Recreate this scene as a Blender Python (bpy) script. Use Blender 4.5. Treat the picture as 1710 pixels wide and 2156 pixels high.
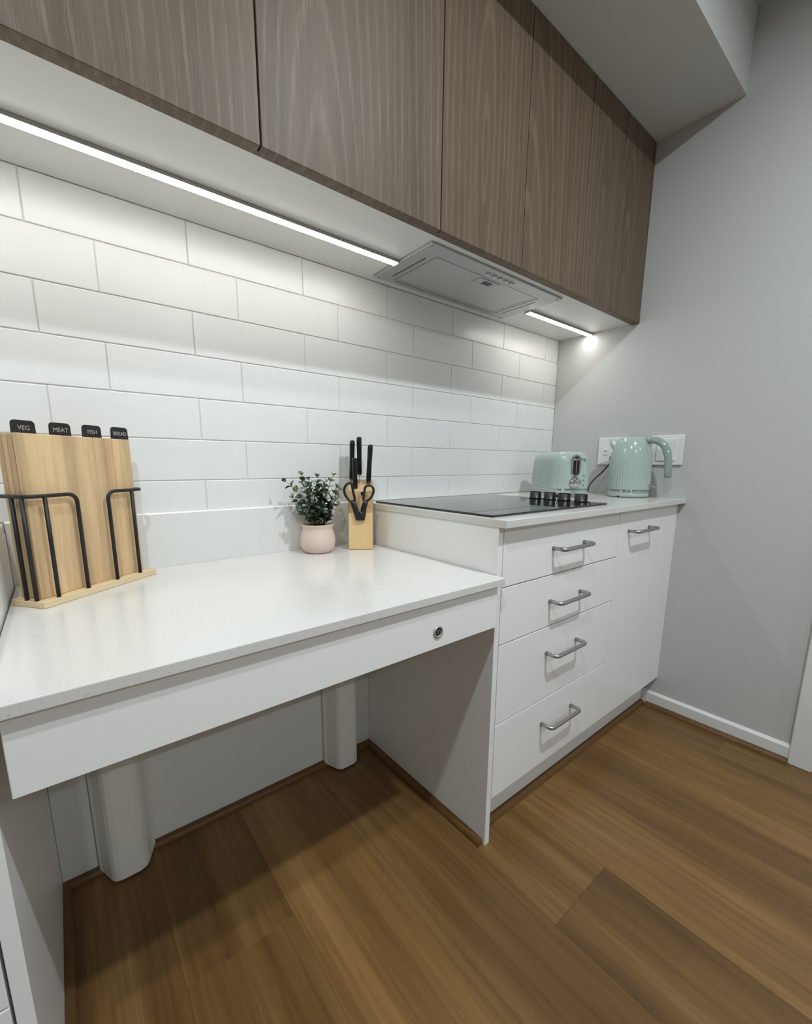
import bpy, bmesh, math, random
from mathutils import Vector, Matrix
random.seed(7)
for o in list(bpy.data.objects): bpy.data.objects.remove(o, do_unlink=True)
SC = bpy.context.scene
COL = SC.collection
PI = math.pi

# ------------------------------------------------------------------ camera
W, H = 1710, 2156
cam_d = bpy.data.cameras.new('camera'); cam = bpy.data.objects.new('camera', cam_d); COL.objects.link(cam)
cam_d.sensor_fit = 'HORIZONTAL'; cam_d.sensor_width = 36.0
cam_d.lens = 36.0*898.99/W
cam_d.shift_x = (W/2-851.42)/W; cam_d.shift_y = (1141.32-H/2)/W
cam_d.clip_start = 0.02
_r = Vector((0.77983133, -0.6259619, 0.00589855)); _f = Vector((0.61642437, 0.76624023, -0.18137506)); _u = Vector((0.10901417, 0.14507796, 0.98339631))
m = Matrix((( _r.x, _u.x, -_f.x, -1.91766), (_r.y, _u.y, -_f.y, -1.22565), (_r.z, _u.z, -_f.z, 1.03462), (0, 0, 0, 1)))
cam.matrix_world = m
SC.camera = cam
# ------------------------------------------------------------------ world, exposure
wd = bpy.data.worlds.new('world'); SC.world = wd; wd.use_nodes = True
wd.node_tree.nodes['Background'].inputs[0].default_value = (0.9, 0.95, 1.0, 1)
wd.node_tree.nodes['Background'].inputs[1].default_value = 0.02
SC.view_settings.view_transform = 'Standard'; SC.view_settings.look = 'None'
SC.view_settings.exposure = 0.0; SC.view_settings.gamma = 1.0
SC.view_settings.use_curve_mapping = False
LED_STRENGTH = 28.0
DOWNLIGHT_W = 16.0
DOWNLIGHT_COL = (0.86, 0.945, 1.0)
LED_COL = (1.0, 0.985, 0.94)

# ------------------------------------------------------------------ materials
def lin(c):
    c /= 255.0
    return c/12.92 if c <= 0.04045 else ((c+0.055)/1.055)**2.4
def rgb(r, g, b): return (lin(r), lin(g), lin(b), 1.0)
class NT:
    def __init__(s, name):
        s.m = bpy.data.materials.new(name); s.m.use_nodes = True
        s.t = s.m.node_tree; s.b = s.t.nodes['Principled BSDF']
    def n(s, typ, **kw):
        nd = s.t.nodes.new(typ)
        for k, v in kw.items():
            if k in nd.bl_rna.properties.keys(): setattr(nd, k, v)
            else: nd.inputs[k].default_value = v
        return nd
    def l(s, a, b): s.t.links.new(a, b)
    def ramp(s, fac, stops):
        r = s.n('ShaderNodeValToRGB'); e = r.color_ramp.elements
        while len(e) < len(stops): e.new(0.5)
        for el, (p, c) in zip(e, stops): el.position = p; el.color = c
        s.l(fac, r.inputs[0]); return r.outputs[0]
    def mix(s, fac, a, b, mode='MIX'):
        x = s.n('ShaderNodeMix', data_type='RGBA', blend_type=mode)
        for sock, v in ((x.inputs[0], fac), (x.inputs[6], a), (x.inputs[7], b)):
            if hasattr(v, 'links'): s.l(v, sock)
            else: sock.default_value = v
        return x.outputs[2]
def flat(name, col, rough=0.5, metal=0.0, spec=0.5, coat=0.0, noise=0.0, bump=0.0, bscale=60.0):
    t = NT(name); b = t.b
    b.inputs['Base Color'].default_value = col; b.inputs['Roughness'].default_value = rough
    b.inputs['Metallic'].default_value = metal; b.inputs['Specular IOR Level'].default_value = spec
    b.inputs['Coat Weight'].default_value = coat; b.inputs['Coat Roughness'].default_value = 0.06
    tc = t.n('ShaderNodeTexCoord')
    nz = t.n('ShaderNodeTexNoise', Scale=bscale, Detail=3.0); t.l(tc.outputs['Object'], nz.inputs['Vector'])
    if noise:
        lo = tuple(c*(1-noise) for c in col[:3])+(1,); hi = tuple(min(1, c*(1+noise)) for c in col[:3])+(1,)
        t.l(t.ramp(nz.outputs[0], [(0.3, lo), (0.7, hi)]), b.inputs['Base Color'])
    if bump:
        bp = t.n('ShaderNodeBump', Strength=bump, Distance=0.001); t.l(nz.outputs[0], bp.inputs['Height']); t.l(bp.outputs[0], b.inputs['Normal'])
    return t.m
def wood(name, stops, scale, fine, rough=0.5, rnd=0.25, spec=0.4, axis='z', warp=0.0, bump=0.15, knots=False, strips=0.0, fig=0.55):
    """grain runs along axis; stops dark..light"""
    t = NT(name); b = t.b
    tc = t.n('ShaderNodeTexCoord'); oi = t.n('ShaderNodeObjectInfo')
    off = t.n('ShaderNodeVectorMath', operation='SCALE'); off.inputs[0].default_value = (37.1, 91.7, 53.3); t.l(oi.outputs['Random'], off.inputs['Scale'])
    add = t.n('ShaderNodeVectorMath', operation='ADD'); t.l(tc.outputs['Object'], add.inputs[0]); t.l(off.outputs[0], add.inputs[1])
    def mp(sc, sl):
        mpn = t.n('ShaderNodeMapping'); v = [sc, sc, sc]; v['xyz'.index(axis)] = sl
        mpn.inputs['Scale'].default_value = v; t.l(add.outputs[0], mpn.inputs[0]); return mpn.outputs[0]
    n1 = t.n('ShaderNodeTexNoise', Scale=1.0, Detail=4.0, Roughness=0.6, Distortion=warp); t.l(mp(scale, scale*0.06), n1.inputs['Vector'])
    n2 = t.n('ShaderNodeTexNoise', Scale=1.0, Detail=5.0, Roughness=0.65); t.l(mp(fine, fine*0.03), n2.inputs['Vector'])
    # cathedral figure : distorted rings
    wv = t.n('ShaderNodeTexWave', wave_type='RINGS', rings_direction='XYZ'[('xyz'.index(axis)+1) % 3], wave_profile='SIN')
    wv.inputs['Scale'].default_value = 1.0; wv.inputs['Distortion'].default_value = 3.5; wv.inputs['Detail'].default_value = 2.0; wv.inputs['Detail Scale'].default_value = 0.8
    t.l(mp(scale*0.55, scale*0.03), wv.inputs['Vector'])
    m1 = t.n('ShaderNodeMix', data_type='FLOAT'); m1.inputs[0].default_value = 0.42; t.l(n1.outputs[0], m1.inputs[2]); t.l(n2.outputs[0], m1.inputs[3])
    m2 = t.n('ShaderNodeMix', data_type='FLOAT'); m2.inputs[0].default_value = (1-fig)*0.35; t.l(m1.outputs[0], m2.inputs[2]); t.l(wv.outputs['Fac'], m2.inputs[3])
    col = t.ramp(m2.outputs[0], stops)
    if strips:
        vw = t.n('ShaderNodeTexNoise', Scale=1.0, Detail=0.0); t.l(mp(strips, 0.05), vw.inputs['Vector'])
        col = t.mix(0.55, col, t.ramp(vw.outputs[0], [(0.35, (0.72, 0.68, 0.62, 1)), (0.65, (1.25, 1.22, 1.15, 1))]), 'MULTIPLY')
    rr = t.ramp(oi.outputs['Random'], [(0.0, (1-rnd, 1-rnd*1.08, 1-rnd*1.2, 1)), (1.0, (1+rnd, 1+rnd, 1+rnd, 1))])
    col = t.mix(1.0, col, rr, 'MULTIPLY')
    if knots:
        vo = t.n('ShaderNodeTexVoronoi', feature='F1', Scale=1.0, Randomness=1.0); t.l(mp(3.1, 0.9), vo.inputs['Vector'])
        kf = t.ramp(vo.outputs['Distance'], [(0.012, (1, 1, 1, 1)), (0.045, (0, 0, 0, 1))])
        col = t.mix(kf, col, (0.018, 0.008, 0.003, 1))
    t.l(col, b.inputs['Base Color'])
    b.inputs['Roughness'].default_value = rough; b.inputs['Specular IOR Level'].default_value = spec
    bp = t.n('ShaderNodeBump', Strength=bump, Distance=0.0006); t.l(n2.outputs[0], bp.inputs['Height']); t.l(bp.outputs[0], b.inputs['Normal'])
    return t.m
def mk_floor():
    t = NT('spotted_gum_floorboard'); b = t.b
    tc = t.n('ShaderNodeTexCoord'); oi = t.n('ShaderNodeObjectInfo')
    sh = t.n('ShaderNodeVectorMath', operation='SCALE'); sh.inputs[0].default_value = (37.1, 91.7, 0.0); t.l(oi.outputs['Random'], sh.inputs['Scale'])
    ad = t.n('ShaderNodeVectorMath', operation='ADD'); t.l(tc.outputs['Object'], ad.inputs[0]); t.l(sh.outputs[0], ad.inputs[1])
    def mp(x, y):
        q = t.n('ShaderNodeMapping'); q.inputs['Scale'].default_value = (x, y, 1.0); t.l(ad.outputs[0], q.inputs[0]); return q.outputs[0]
    n1 = t.n('ShaderNodeTexNoise', Scale=1.0, Detail=3.0, Roughness=0.55, Distortion=0.25); t.l(mp(11, 0.7), n1.inputs['Vector'])
    n2 = t.n('ShaderNodeTexNoise', Scale=1.0, Detail=5.0, Roughness=0.65); t.l(mp(75, 1.8), n2.inputs['Vector'])
    n3 = t.n('ShaderNodeTexNoise', Scale=1.0, Detail=3.0, Roughness=0.6); t.l(mp(300, 7), n3.inputs['Vector'])
    n4 = t.n('ShaderNodeTexNoise', Scale=1.0, Detail=2.0); t.l(mp(26, 1.1), n4.inputs['Vector'])
    c = t.ramp(n1.outputs[0], [(0.28, rgb(101, 72, 40)), (0.5, rgb(119, 88, 50)), (0.72, rgb(143, 110, 68))])
    c = t.mix(0.75, c, t.ramp(n2.outputs[0], [(0.28, (0.66, 0.62, 0.56, 1)), (0.5, (0.98, 0.98, 0.98, 1)), (0.72, (1.22, 1.22, 1.2, 1))]), 'MULTIPLY')
    c = t.mix(0.35, c, t.ramp(n3.outputs[0], [(0.35, g(0.72)), (0.65, g(1.18))]), 'MULTIPLY')
    streak = t.ramp(n4.outputs[0], [(0.70, g(0)), (0.80, g(0.5))]); c = t.mix(streak, c, rgb(62, 38, 18))
    rr = oi.outputs['Color']
    c = t.mix(1.0, c, rr, 'MULTIPLY')
    vo = t.n('ShaderNodeTexVoronoi', feature='F1', Scale=1.0, Randomness=1.0); t.l(mp(4.2, 1.15), vo.inputs['Vector'])
    c = t.mix(t.ramp(vo.outputs['Distance'], [(0.012, g(0.9)), (0.045, g(0))]), c, (0.018, 0.008, 0.003, 1))
    t.l(c, b.inputs['Base Color']); b.inputs['Roughness'].default_value = 0.36; b.inputs['Specular IOR Level'].default_value = 0.4
    bp = t.n('ShaderNodeBump', Strength=0.08, Distance=0.0005); t.l(n3.outputs[0], bp.inputs['Height']); t.l(bp.outputs[0], b.inputs['Normal'])
    return t.m
def mk_oak():
    """vertical grey oak grain: cathedral rings about each door's own centre line, fine pores, soft streaks"""
    t = NT('grey_oak_laminate'); b = t.b
    tc = t.n('ShaderNodeTexCoord'); oi = t.n('ShaderNodeObjectInfo')
    sh = t.n('ShaderNodeVectorMath', operation='SCALE'); sh.inputs[0].default_value = (0.16, 3.0, 1.1); t.l(oi.outputs['Random'], sh.inputs['Scale'])
    ad = t.n('ShaderNodeVectorMath', operation='ADD'); t.l(tc.outputs['Object'], ad.inputs[0]); t.l(sh.outputs[0], ad.inputs[1])
    def mp(sc):
        q = t.n('ShaderNodeMapping'); q.inputs['Scale'].default_value = sc; t.l(ad.outputs[0], q.inputs[0]); return q.outputs[0]
    wv = t.n('ShaderNodeTexWave', wave_type='RINGS', rings_direction='Y', wave_profile='SIN')
    wv.inputs['Scale'].default_value = 1.0; wv.inputs['Distortion'].default_value = 5.0; wv.inputs['Detail'].default_value = 2.0; wv.inputs['Detail Scale'].default_value = 0.5
    t.l(mp((15.0, 0.0, 1.5)), wv.inputs['Vector'])
    n1 = t.n('ShaderNodeTexNoise', Scale=1.0, Detail=4.0, Roughness=0.6); t.l(mp((22, 22, 0.9)), n1.inputs['Vector'])
    n2 = t.n('ShaderNodeTexNoise', Scale=1.0, Detail=3.0, Roughness=0.6); t.l(mp((620, 620, 11)), n2.inputs['Vector'])
    n3 = t.n('ShaderNodeTexNoise', Scale=1.0, Detail=2.0); t.l(mp((160, 160, 3.5)), n3.inputs['Vector'])
    base = t.ramp(n1.outputs[0], [(0.28, rgb(88, 73, 58)), (0.5, rgb(99, 83, 66)), (0.72, rgb(110, 93, 75))])
    pores = t.ramp(n2.outputs[0], [(0.50, g(0)), (0.70, g(0.30))])
    dark = t.ramp(n3.outputs[0], [(0.28, g(0.10)), (0.48, g(0))])
    ring = t.ramp(wv.outputs['Fac'], [(0.74, g(0)), (0.97, g(0.34))])
    ringm = t.mix(1.0, ring, t.ramp(n2.outputs[0], [(0.40, g(0.15)), (0.60, g(1))]), 'MULTIPLY')
    c = t.mix(dark, base, rgb(72, 60, 48)); c = t.mix(pores, c, rgb(140, 124, 105)); c = t.mix(ringm, c, rgb(150, 135, 117))
    t.l(c, b.inputs['Base Color']); b.inputs['Roughness'].default_value = 0.5; b.inputs['Specular IOR Level'].default_value = 0.35
    bp = t.n('ShaderNodeBump', Strength=0.25, Distance=0.0006); t.l(n2.outputs[0], bp.inputs['Height']); t.l(bp.outputs[0], b.inputs['Normal'])
    return t.m
def g(v): return (v, v, v, 1)
M = {}
M['wall'] = flat('wall_paint', rgb(191, 191, 188), 0.75, noise=0.015, bump=0.05, bscale=180)
M['ceil'] = flat('ceiling_paint', rgb(212, 214, 214), 0.85, noise=0.01)
M['bulk'] = flat('bulkhead_paint', rgb(205, 206, 203), 0.8, noise=0.01)
M['trimw'] = flat('white_gloss_trim_paint', rgb(222, 221, 218), 0.35, noise=0.01)
M['caulk'] = flat('white_silicone', rgb(243, 243, 240), 0.35, noise=0.01)
M['grout'] = flat('white_grout', rgb(214, 214, 210), 0.9, noise=0.03, bscale=250)
M['tile'] = flat('white_satin_tile', rgb(226, 227, 224), 0.3, noise=0.012, bump=0.03, bscale=14, spec=0.5)
M['white'] = flat('white_cabinet_laminate', rgb(239, 239, 237), 0.32, noise=0.008)
M['white_matt'] = flat('white_underside_board', rgb(222, 223, 220), 0.35, noise=0.008)
M['carcass'] = flat('carcass_painted_gap_shade', rgb(26, 26, 26), 0.6, noise=0.02)  # body coloured near black to paint the shade inside the drawer gaps
M['gap'] = flat('dark_gap', rgb(30, 29, 28), 0.9, noise=0.05)
M['panelw'] = flat('white_back_panel', rgb(224, 224, 220), 0.45, noise=0.01)
M['leg'] = flat('white_powder_coat_leg', rgb(238, 236, 228), 0.45, noise=0.01)
M['alu'] = flat('brushed_aluminium', rgb(176, 174, 172), 0.34, metal=1.0, noise=0.06, bscale=300)
M['chrome'] = flat('polished_chrome', rgb(196, 198, 200), 0.06, metal=1.0, noise=0.01)
M['steel'] = flat('silver_painted_steel', rgb(188, 190, 188), 0.42, metal=0.75, noise=0.04, bscale=220)
M['steel_dark'] = flat('dark_grey_plastic', rgb(70, 71, 70), 0.5, noise=0.05)
M['blade'] = flat('steel_blade', rgb(200, 200, 198), 0.2, metal=1.0, noise=0.02)
M['black'] = flat('black_plastic', rgb(20, 20, 21), 0.35, noise=0.05)
M['black_gloss'] = flat('black_gloss_handle', rgb(16, 16, 18), 0.13, noise=0.05)
M['wire'] = flat('black_powder_coated_wire', rgb(24, 22, 21), 0.5, noise=0.05)
M['tab'] = flat('black_index_tab', rgb(27, 27, 28), 0.55, noise=0.05)
M['print'] = flat('grey_print', rgb(168, 168, 166), 0.6, noise=0.01)
M['print_dark'] = flat('dark_green_grey_print', rgb(70, 88, 80), 0.6, noise=0.01)
M['glass'] = flat('black_ceramic_glass', rgb(14, 15, 16), 0.035, spec=0.6, noise=0.02)
M['mint'] = flat('mint_green_gloss_enamel', rgb(170, 186, 177), 0.16, spec=0.5, coat=0.5, noise=0.01)
M['mint_grey'] = flat('grey_green_gloss_handle', rgb(142, 158, 152), 0.14, spec=0.5, coat=0.4, noise=0.01)
M['pot'] = flat('pink_ceramic', rgb(222, 198, 185), 0.38, noise=0.025, bscale=30)
M['soil'] = flat('dark_potting_foam', rgb(28, 30, 24), 0.9, noise=0.3, bscale=120)
M['stem'] = flat('green_stem', rgb(70, 84, 58), 0.6, noise=0.1)
M['socket'] = flat('white_socket_plastic', rgb(226, 226, 222), 0.3, noise=0.008)
M['bead'] = wood('dark_floor_bead_wood', [(0.25, rgb(84, 56, 26)), (0.75, rgb(122, 88, 48))], 14, 90, 0.45, 0.08, axis='x', knots=False)
M['oak'] = mk_oak()
M['floor'] = mk_floor()
M['board'] = wood('rubberwood_board', [(0.28, rgb(178, 144, 106)), (0.5, rgb(210, 180, 140)), (0.72, rgb(230, 206, 170))], 30, 240, 0.5, 0.05, axis='z', strips=30.0, fig=0.75)
M['basewood'] = wood('pale_ash_base', [(0.25, rgb(206, 178, 134)), (0.75, rgb(232, 210, 172))], 26, 160, 0.5, 0.02, axis='x', fig=0.6)
M['pine'] = wood('pine_block', [(0.2, rgb(206, 164, 106)), (0.5, rgb(230, 196, 140)), (0.8, rgb(238, 210, 160))], 16, 120, 0.5, 0.03, axis='z', fig=0.2)
M['pine_dark'] = wood('pine_block_body', [(0.2, rgb(186, 146, 100)), (0.8, rgb(222, 190, 146))], 18, 120, 0.5, 0.03, axis='z', fig=0.4)
def mk_stone():
    t = NT('white_speckled_quartz'); b = t.b
    tc = t.n('ShaderNodeTexCoord')
    n1 = t.n('ShaderNodeTexNoise', Scale=260.0, Detail=2.0); n2 = t.n('ShaderNodeTexNoise', Scale=600.0, Detail=1.0); n3 = t.n('ShaderNodeTexNoise', Scale=3.0)
    for n in (n1, n2, n3): t.l(tc.outputs['Object'], n.inputs['Vector'])
    base = t.ramp(n3.outputs[0], [(0.3, rgb(213, 211, 206)), (0.7, rgb(219, 217, 212))])
    sp = t.ramp(n1.outputs[0], [(0.66, g(0)), (0.74, g(0.55))]); sp2 = t.ramp(n2.outputs[0], [(0.62, g(0)), (0.72, g(0.3))])
    c = t.mix(sp, base, rgb(168, 166, 160)); c = t.mix(sp2, c, rgb(186, 184, 178))
    t.l(c, b.inputs['Base Color']); b.inputs['Roughness'].default_value = 0.16; b.inputs['Specular IOR Level'].default_value = 0.5
    return t.m
M['stone'] = mk_stone()
def mk_mesh():
    t = NT('perforated_filter_mesh'); b = t.b
    tc = t.n('ShaderNodeTexCoord'); mp = t.n('ShaderNodeMapping'); mp.inputs['Rotation'].default_value = (0, 0, 0.78); t.l(tc.outputs['Object'], mp.inputs[0])
    ck = t.n('ShaderNodeTexVoronoi', feature='F1', Scale=330.0, Randomness=0.0); t.l(mp.outputs[0], ck.inputs['Vector'])
    t.l(t.ramp(ck.outputs['Distance'], [(0.25, rgb(92, 93, 92)), (0.5, rgb(196, 197, 195))]), b.inputs['Base Color'])
    b.inputs['Metallic'].default_value = 0.6; b.inputs['Roughness'].default_value = 0.45
    bp = t.n('ShaderNodeBump', Strength=0.4, Distance=0.001); t.l(ck.outputs['Distance'], bp.inputs['Height']); t.l(bp.outputs[0], b.inputs['Normal'])
    return t.m
M['mesh'] = mk_mesh()
def mk_leaf():
    t = NT('eucalyptus_leaf'); b = t.b
    oi = t.n('ShaderNodeObjectInfo'); tc = t.n('ShaderNodeTexCoord'); nz = t.n('ShaderNodeTexNoise', Scale=90.0); t.l(tc.outputs['Object'], nz.inputs['Vector'])
    c = t.ramp(oi.outputs['Random'], [(0.0, rgb(106, 122, 108)), (0.55, rgb(136, 152, 134)), (0.86, rgb(164, 178, 146)), (1.0, rgb(196, 202, 146))])
    c = t.mix(0.35, c, t.ramp(nz.outputs[0], [(0.3, g(0.75)), (0.7, g(1.25))]), 'MULTIPLY')
    t.l(c, b.inputs['Base Color']); b.inputs['Roughness'].default_value = 0.5
    return t.m
M['leaf'] = mk_leaf()
def mk_emit(name, col, s):
    t = NT(name); b = t.b
    b.inputs['Base Color'].default_value = (0.8, 0.8, 0.8, 1); b.inputs['Emission Color'].default_value = col+(1,); b.inputs['Emission Strength'].default_value = s
    return t.m
M['led'] = mk_emit('led_diffuser', LED_COL, LED_STRENGTH)
M['lamp'] = mk_emit('downlight_lens', DOWNLIGHT_COL, 6.0)

# ------------------------------------------------------------------ mesh helpers
class MB:
    def __init__(s): s.bm = bmesh.new()
    def _take(s, b2):
        me = bpy.data.meshes.new('tmp'); b2.to_mesh(me); b2.free(); s.bm.from_mesh(me); bpy.data.meshes.remove(me); return s
    def box(s, x0, x1, y0, y1, z0, z1, bev=0.0, seg=1, mat=None):
        b = bmesh.new(); bmesh.ops.create_cube(b, size=1.0)
        for v in b.verts: v.co = Vector(((x0+x1)/2+v.co.x*(x1-x0), (y0+y1)/2+v.co.y*(y1-y0), (z0+z1)/2+v.co.z*(z1-z0)))
        if bev: bmesh.ops.bevel(b, geom=list(b.edges), offset=bev, segments=seg, affect='EDGES', profile=0.5)
        if mat is not None: bmesh.ops.transform(b, matrix=mat, verts=b.verts)
        return s._take(b)
    def prism(s, pts, z0, z1, bev=0.0, mat=None, seg=2):
        b = bmesh.new(); vs = [b.verts.new((x, y, z0)) for x, y in pts]; f = b.faces.new(vs)
        r = bmesh.ops.extrude_face_region(b, geom=[f]); 
        for v in r['geom']:
            if isinstance(v, bmesh.types.BMVert): v.co.z = z1
        bmesh.ops.recalc_face_normals(b, faces=b.faces)
        if bev: bmesh.ops.bevel(b, geom=[e for e in b.edges if e.calc_face_angle(0) > 0.4], offset=bev, segments=seg, affect='EDGES', profile=0.5)
        if mat is not None: bmesh.ops.transform(b, matrix=mat, verts=b.verts)
        return s._take(b)
    def lathe(s, prof, seg=48, mod=None, mat=None, cap=True):
        """prof: (r,z) bottom->top ; mod(theta,r,z)->r"""
        b = bmesh.new(); rings = []
        for r, z in prof:
            rr = []
            for i in range(seg):
                a = 2*PI*i/seg; q = mod(a, r, z) if mod else r
                rr.append(b.verts.new((q*math.cos(a), q*math.sin(a), z)))
            rings.append(rr)
        for A, B in zip(rings, rings[1:]):
            for i in range(seg): b.faces.new((A[i], A[(i+1) % seg], B[(i+1) % seg], B[i]))
        if cap: b.faces.new(rings[0][::-1]); b.faces.new(rings[-1])
        for f in b.faces: f.smooth = True
        if mat is not None: bmesh.ops.transform(b, matrix=mat, verts=b.verts)
        return s._take(b)
    def loft(s, rings, closed_ends=True, smooth=True):
        b = bmesh.new(); R = [[b.verts.new(p) for p in r] for r in rings]; n = len(R[0])
        for A, B in zip(R, R[1:]):
            for i in range(n): b.faces.new((A[i], A[(i+1) % n], B[(i+1) % n], B[i]))
        if closed_ends: b.faces.new(R[0][::-1]); b.faces.new(R[-1])
        bmesh.ops.recalc_face_normals(b, faces=b.faces)
        for f in b.faces: f.smooth = smooth
        return s._take(b)
    def tube(s, pts, rad, seg=10, closed=False, flat_=None, rads=None):
        """round tube along pts; flat_ = (axis vector, factor) squashes the section along a vector"""
        P = [Vector(p) for p in pts]; n = len(P); rings = []
        up = None
        for i, p in enumerate(P):
            if closed: d = (P[(i+1) % n]-P[i-1]).normalized()
            else: d = (P[min(i+1, n-1)]-P[max(i-1, 0)]).normalized()
            if up is None:
                up = Vector((0, 0, 1)) if abs(d.z) < 0.9 else Vector((1, 0, 0))
            a = d.cross(up).normalized(); bb = a.cross(d).normalized(); up = bb
            rr = rads[i] if rads else rad
            ring = []
            for k in range(seg):
                t = 2*PI*k/seg; v = a*math.cos(t)*rr+bb*math.sin(t)*rr
                if flat_: ax = Vector(flat_[0]); v = v-ax*(v.dot(ax))*(1-flat_[1])
                ring.append(p+v)
            rings.append(ring)
        if closed: rings.append(rings[0])
        b = bmesh.new()
        R = [[b.verts.new(p) for p in r] for r in (rings[:-1] if closed else rings)]
        if closed: R.append(R[0])
        for A, B in zip(R, R[1:]):
            for i in range(seg): b.faces.new((A[i], A[(i+1) % seg], B[(i+1) % seg], B[i]))
        if not closed: b.faces.new(R[0][::-1]); b.faces.new(R[-1])
        bmesh.ops.recalc_face_normals(b, faces=b.faces)
        for f in b.faces: f.smooth = True
        return s._take(b)
    def cyl(s, c, r, h, axis='z', seg=24, bev=0.0, r2=None):
        b = bmesh.new(); bmesh.ops.create_cone(b, cap_ends=True, segments=seg, radius1=r, radius2=r if r2 is None else r2, depth=h)
        if bev: bmesh.ops.bevel(b, geom=[e for e in b.edges if e.calc_face_angle(0) > 0.8], offset=bev, segments=2, affect='EDGES', profile=0.5)
        for f in b.faces:
            if abs(f.normal.z) < 0.9: f.smooth = True
        R = {'z': Matrix(), 'y': Matrix.Rotation(PI/2, 4, 'X'), 'x': Matrix.Rotation(PI/2, 4, 'Y')}[axis]
        bmesh.ops.transform(b, matrix=Matrix.Translation(c) @ R, verts=b.verts)
        return s._take(b)
def wm(o):
    mt = Matrix()
    while o is not None:
        mt = o.matrix_basis @ mt; o = o.parent
    return mt
def build(name, mb, mat, parent=None, local=False):
    me = bpy.data.meshes.new(name); mb.bm.to_mesh(me); mb.bm.free()
    o = bpy.data.objects.new(name, me); COL.objects.link(o)
    if parent is not None:
        if not local: me.transform(wm(parent).inverted())
        o.parent = parent
    me.materials.append(M[mat] if isinstance(mat, str) else mat)
    return o
def tag(o, label, cat, group=None, kind=None):
    o['label'] = label; o['category'] = cat
    if group: o['group'] = group
    if kind: o['kind'] = kind
    return o
def thing(name, label, cat, loc, rz=0.0, group=None):
    o = bpy.data.objects.new(name, None); COL.objects.link(o); o.empty_display_size = 0.05
    o.location = loc; o.rotation_euler = (0, 0, rz); tag(o, label, cat, group); return o
def struct(name, mb, mat, label, cat):
    o = build(name, mb, mat); return tag(o, label, cat, None, 'structure')
def inst(name, me, mat, parent, loc=(0, 0, 0), rot=None):
    o = bpy.data.objects.new(name, me); COL.objects.link(o); o.parent = parent; o.location = loc
    if rot is not None: o.rotation_mode = 'QUATERNION'; o.rotation_quaternion = rot
    if not me.materials: me.materials.append(M[mat])
    return o
def mesh_of(mb, name):
    me = bpy.data.meshes.new(name); mb.bm.to_mesh(me); mb.bm.free(); return me
def text_mesh(body, size, depth):
    c = bpy.data.curves.new('lettering', 'FONT'); c.body = body; c.size = size; c.extrude = depth; c.align_x = 'CENTER'; c.align_y = 'CENTER'; c.resolution_u = 3
    o = bpy.data.objects.new('lettering_tmp', c); COL.objects.link(o)
    me = bpy.data.meshes.new_from_object(o.evaluated_get(bpy.context.evaluated_depsgraph_get()))
    bpy.data.objects.remove(o); bpy.data.curves.remove(c); return me

# ------------------------------------------------------------------ key dimensions (metres)
ZB, TB, YB, XB = 0.9053, 0.0193, -0.610, -1.117        # right worktop
YD = -0.585                                            # drawer faces
XP, XPL = -1.095, -1.113                               # end panel
XL = -2.017                                            # left end panel face
ZT, TD, YDK, YAP, ZAP = 0.7684, 0.0177, -0.613, -0.601, 0.645
ZC = 1.6058; YU = -0.3634; YUB = -0.3325; ZDB = 1.600; ZTOP = 2.2408
YBH, ZCEIL = -0.637, 2.487
XW, YW = -4.2, -4.2                                    # far left / behind camera

# ------------------------------------------------------------------ structure
fl = struct('floor', MB().box(XW-0.1, 0.25, YW-0.1, 0.1, -0.10, -0.012), 'gap', 'brown timber plank floor', 'floor')
PW = 0.2286
plank_cache = {}
TONE = {(0, 0): 0.92, (0, 1): 0.86, (1, 0): 1.12, (1, 1): 0.95, (2, 0): 0.90, (3, 0): 1.10, (4, 0): 0.98, (4, 1): 0.82, (5, 0): 0.90, (6, 0): 1.30, (7, 0): 0.92, (7, 1): 1.02, (8, 0): 0.95}
def plank(i, k, y0, y1):
    L = round(y1-y0-0.0003, 4); x1 = -i*PW
    if L not in plank_cache: plank_cache[L] = mesh_of(MB().box(-PW/2+0.0001, PW/2-0.0001, -L/2, L/2, -0.012, 0.0, 0.0005), 'plank')
    o = inst('plank', plank_cache[L], 'floor', fl, (x1-PW/2, (y0+y1)/2, 0)); v = TONE.get((i, k), 0.9+0.2*((i*7+k*3) % 5)/4)*0.97; o.color = (v, v*0.985, v*0.95, 1)
butts = {0: [-0.853], 1: [-1.75], 2: [-2.2], 3: [-1.55], 4: [-0.822, -2.7], 5: [-1.9], 6: [-2.3], 7: [-0.43, -2.5], 8: [-1.4]}
for i in range(19):
    ys = [0.0]+butts.get(i, [-0.6-0.37*(i*5 % 7), -2.9+0.1*(i % 4)])+[YW]
    for k, (a, b) in enumerate(zip(ys, ys[1:])): plank(i, k, b, a)
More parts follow.
